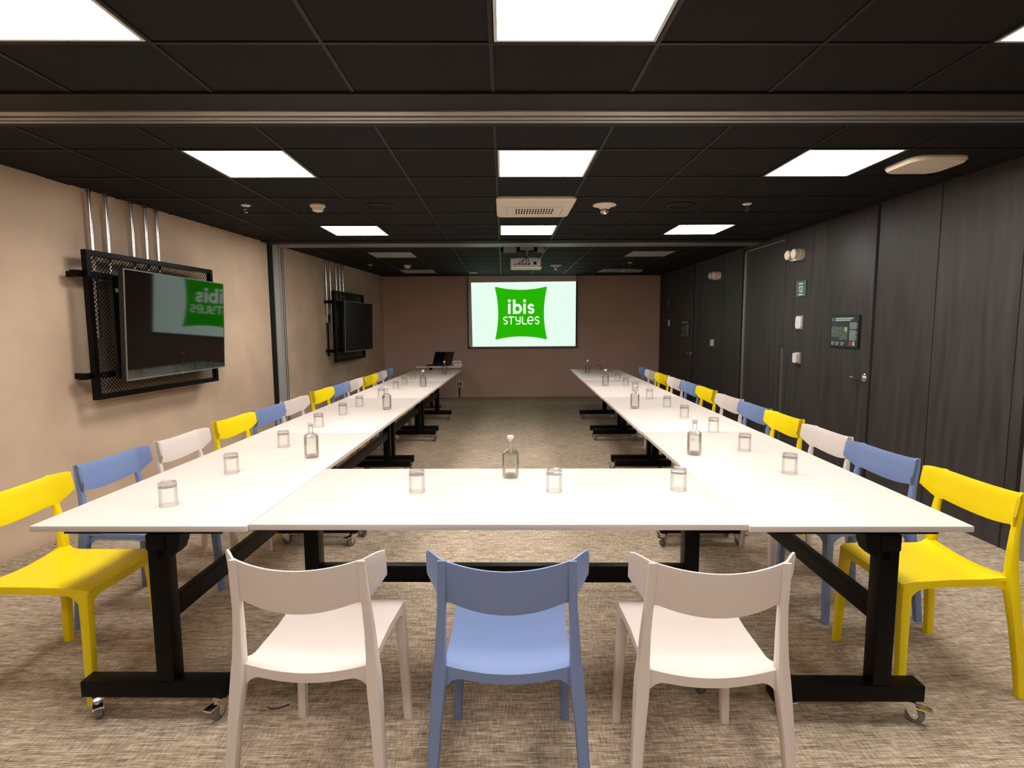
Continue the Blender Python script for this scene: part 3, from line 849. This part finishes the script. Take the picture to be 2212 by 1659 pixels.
# ------------------------------------------------------------------ glasses and bottles
ZT = .7403
def make_glass():
    r = empty('tumbler', '', 'glass')
    bm = B()      # rim down, open shell with a thin wall
    lathe(bm, [(.0330, 0), (.0325, .073), (.0305, .073), (.0312, 0), (.0330, 0)], n=32); obj('glass_wall', bm, M['glass'], r)
    bm = B(); lathe(bm, [(0, .073), (.0305, .073), (.0325, .0735), (.0322, .090), (.0305, .0925), (.020, .0915), (0, .0900)], n=32); obj('glass_base', bm, M['glassbase'], r)
    return r
g0 = make_glass(); gu = [False]
def put_glass(x, y, label, grp):
    o = copy_tree(g0) if gu[0] else g0; gu[0] = True
    wx, wy, _ = TW(x, y); o.location = (wx, wy, ZT); o.rotation_euler = (0, 0, random.random()*6); o['label'] = label; o['group'] = grp
num = ['nearest', 'second', 'third', 'fourth', 'fifth', 'sixth', 'seventh', 'eighth', 'ninth', 'tenth', 'eleventh', 'farthest']
GL = [(-1.383, 2.099), (-1.388, 2.586), (-1.385, 3.164), (-1.415, 3.812), (-1.417, 4.345), (-1.419, 4.808), (-1.38, 5.413), (-1.404, 6.145), (-1.398, 6.588), (-1.442, 7.30), (-1.411, 7.80), (-1.405, 8.314)]
GR = [(1.241, 2.563), (1.222, 3.041), (1.236, 3.583), (1.214, 4.156), (1.229, 4.713), (1.205, 5.264), (1.193, 5.873), (1.198, 6.43), (1.205, 7.03), (1.187, 7.53), (1.165, 8.009), (1.178, 8.55)]
for side_, G in (('left', GL), ('right', GR)):
    for i, (x, y) in enumerate(G):
        put_glass(x, y, 'upturned clear tumbler on the %s tables, %s of twelve' % (side_, num[i]), 'upturned tumblers')
for (x, y), w_ in (((-.442, 2.275), 'left of the bottle'), ((.132, 2.280), 'just right of the bottle'), ((.654, 2.298), 'at the far right end')):
    put_glass(x, y, 'upturned clear tumbler on the front cross table, %s' % w_, 'upturned tumblers')
def make_bottle():
    r = empty('water_bottle', '', 'bottle')
    bm = B()
    lathe(bm, [(0, .0005), (.032, .0005), (.0355, .005), (.037, .012), (.0375, .112), (.035, .121), (.022, .128), (.0135, .134), (.0125, .140), (.0125, .172), (.0145, .173), (.0145, .178), (.0122, .178), (.011, .172), (.011, .140), (.012, .134), (.021, .1265), (.0335, .1195), (.0352, .112), (.0352, .014), (.033, .012), (0, .010)], n=36)
    obj('glass_body', bm, M['glass'], r)
    bm = B(); lathe(bm, [(0, .0125), (.0330, .0145), (.0348, .020), (.0348, .108), (0, .108)], n=32); obj('water', bm, M['water'], r)
    bm = B(); lathe(bm, [(0, .168), (.0105, .168), (.0108, .179), (.0150, .1795), (.0150, .192), (.0135, .1935), (0, .1935)], n=24); obj('stopper', bm, M['whiteplastic'], r)
    bm = B()
    for k2 in range(3): strokes(bm, [[(-.010+k2*.007, .080), (-.006+k2*.007, .094)]], .0018, -.0381, lambda a, b: (a, b), .0004)
    obj('printed_mark', bm, M['print_'], r)
    return r
b0 = make_bottle(); bu = [False]
for side_, Bs in (('left', [(-1.12, 2.897), (-1.138, 4.636), (-1.143, 6.40), (-1.13, 8.10)]), ('right', [(.916, 2.943), (.941, 4.639), (.96, 6.41), (.957, 8.15)])):
    for i, (x, y) in enumerate(Bs):
        o = copy_tree(b0) if bu[0] else b0; bu[0] = True
        o.location = TW(x, y, ZT); o.rotation_euler = (0, 0, .3*i-.5); o['group'] = 'glass water bottles'
        o['label'] = 'clear glass water bottle on the %s tables, %s of four' % (side_, ('nearest', 'second', 'third', 'farthest')[i])
o = copy_tree(b0); o.location = TW(-.054, 2.497, ZT); o['label'] = 'clear glass water bottle alone on the front cross table'; o['group'] = 'glass water bottles'; o.rotation_euler = (0, 0, 0)

# ------------------------------------------------------------------ side table with laptop and telephone at the far end
sx, sy = -1.13, 9.95
r = empty('side_table', 'small white side table behind the far end of the left row', 'table', (sx, sy, 0))
bm = B(); plate(bm, rpoly(.80, .50, .03, 4), 0, .02)
for v in bm.verts: v.co = Vector((v.co.x, v.co.z, .725+v.co.y))
obj('tabletop', bm, M['tabletop'], r)
bm = B(); cyl(bm, (-.17, 0, .015), .03, .71, 20); obj('pedestal', bm, M['blackmetal'], r)
bm = B(); lathe(bm, [(0, 0), (.18, 0), (.18, .008), (.05, .016), (0, .016)], (-.17, 0, 0), 32); obj('foot_plate', bm, M['blackmetal'], r)
r = empty('laptop', 'open black laptop on the small white side table', 'laptop', (sx-.0, sy-.02, .746), -.28)
bm = B(); box(bm, -.21, .17, -.14, .11, 0, .016, .004); obj('keyboard_base', bm, M['tvbody'], r)
bm = B(); loft(bm, [[(-.19, .10, .014), (.19, .10, .014), (.225, .155, .24), (-.155, .155, .24)], [(-.19, .108, .014), (.19, .108, .014), (.225, .163, .24), (-.155, .163, .24)]]); obj('lid', bm, M['bezel'], r)
bm = B(); loft(bm, [[(-.181, .0965, .020), (.181, .0965, .020), (.214, .151, .232), (-.148, .151, .232)], [(-.181, .099, .020), (.181, .099, .020), (.214, .1535, .232), (-.148, .1535, .232)]]); obj('display', bm, M['tvglass'], r)
r = empty('telephone', 'small white desk telephone right of the laptop', 'telephone', (sx+.31, sy+.04, .746), .1)
bm = B(); loft(bm, [[(x*w_, y, z) for x, y in ((-.075, -.09), (.075, -.09), (.075, .09), (-.075, .09))] for z, w_ in ((0, 1.), (.02, .95), (.035, .8))]); obj('phone_base', bm, M['whiteplastic'], r)
bm = B(); box(bm, -.10, .07, .0, .045, .050, .078, .01); box(bm, -.10, -.06, .0, .045, .032, .055, .006); box(bm, .03, .07, .0, .045, .032, .055, .006); obj('handset', bm, M['whiteplastic'], r)

# ------------------------------------------------------------------ bits of thread on the carpet
def thr(pts, label):
    bm = B(); tube(bm, [(x, y, .0025) for x, y in pts], .0022, 6); tag(obj('carpet_thread', bm, M['thread']), label, 'thread', 'threads on the carpet')
thr([(-.90, 1.985), (-.88, 1.975), (-.865, 1.978), (-.845, 1.985), (-.825, 2.0)], 'short dark thread on the carpet behind the left foreground chair')
thr([(-3.00, 3.63), (-2.985, 3.655), (-2.965, 3.67), (-2.945, 3.675)], 'short dark thread on the carpet by the beige wall')

# ------------------------------------------------------------------ world and view
w = bpy.data.worlds.new('world'); SC.world = w; w.use_nodes = True
bg = w.node_tree.nodes['Background']; bg.inputs[0].default_value = (.05, .045, .04, 1); bg.inputs[1].default_value = .2
SC.view_settings.view_transform = 'Standard'; SC.view_settings.look = 'None'
SC.view_settings.exposure = 0.; SC.view_settings.gamma = 1.; SC.view_settings.use_curve_mapping = False
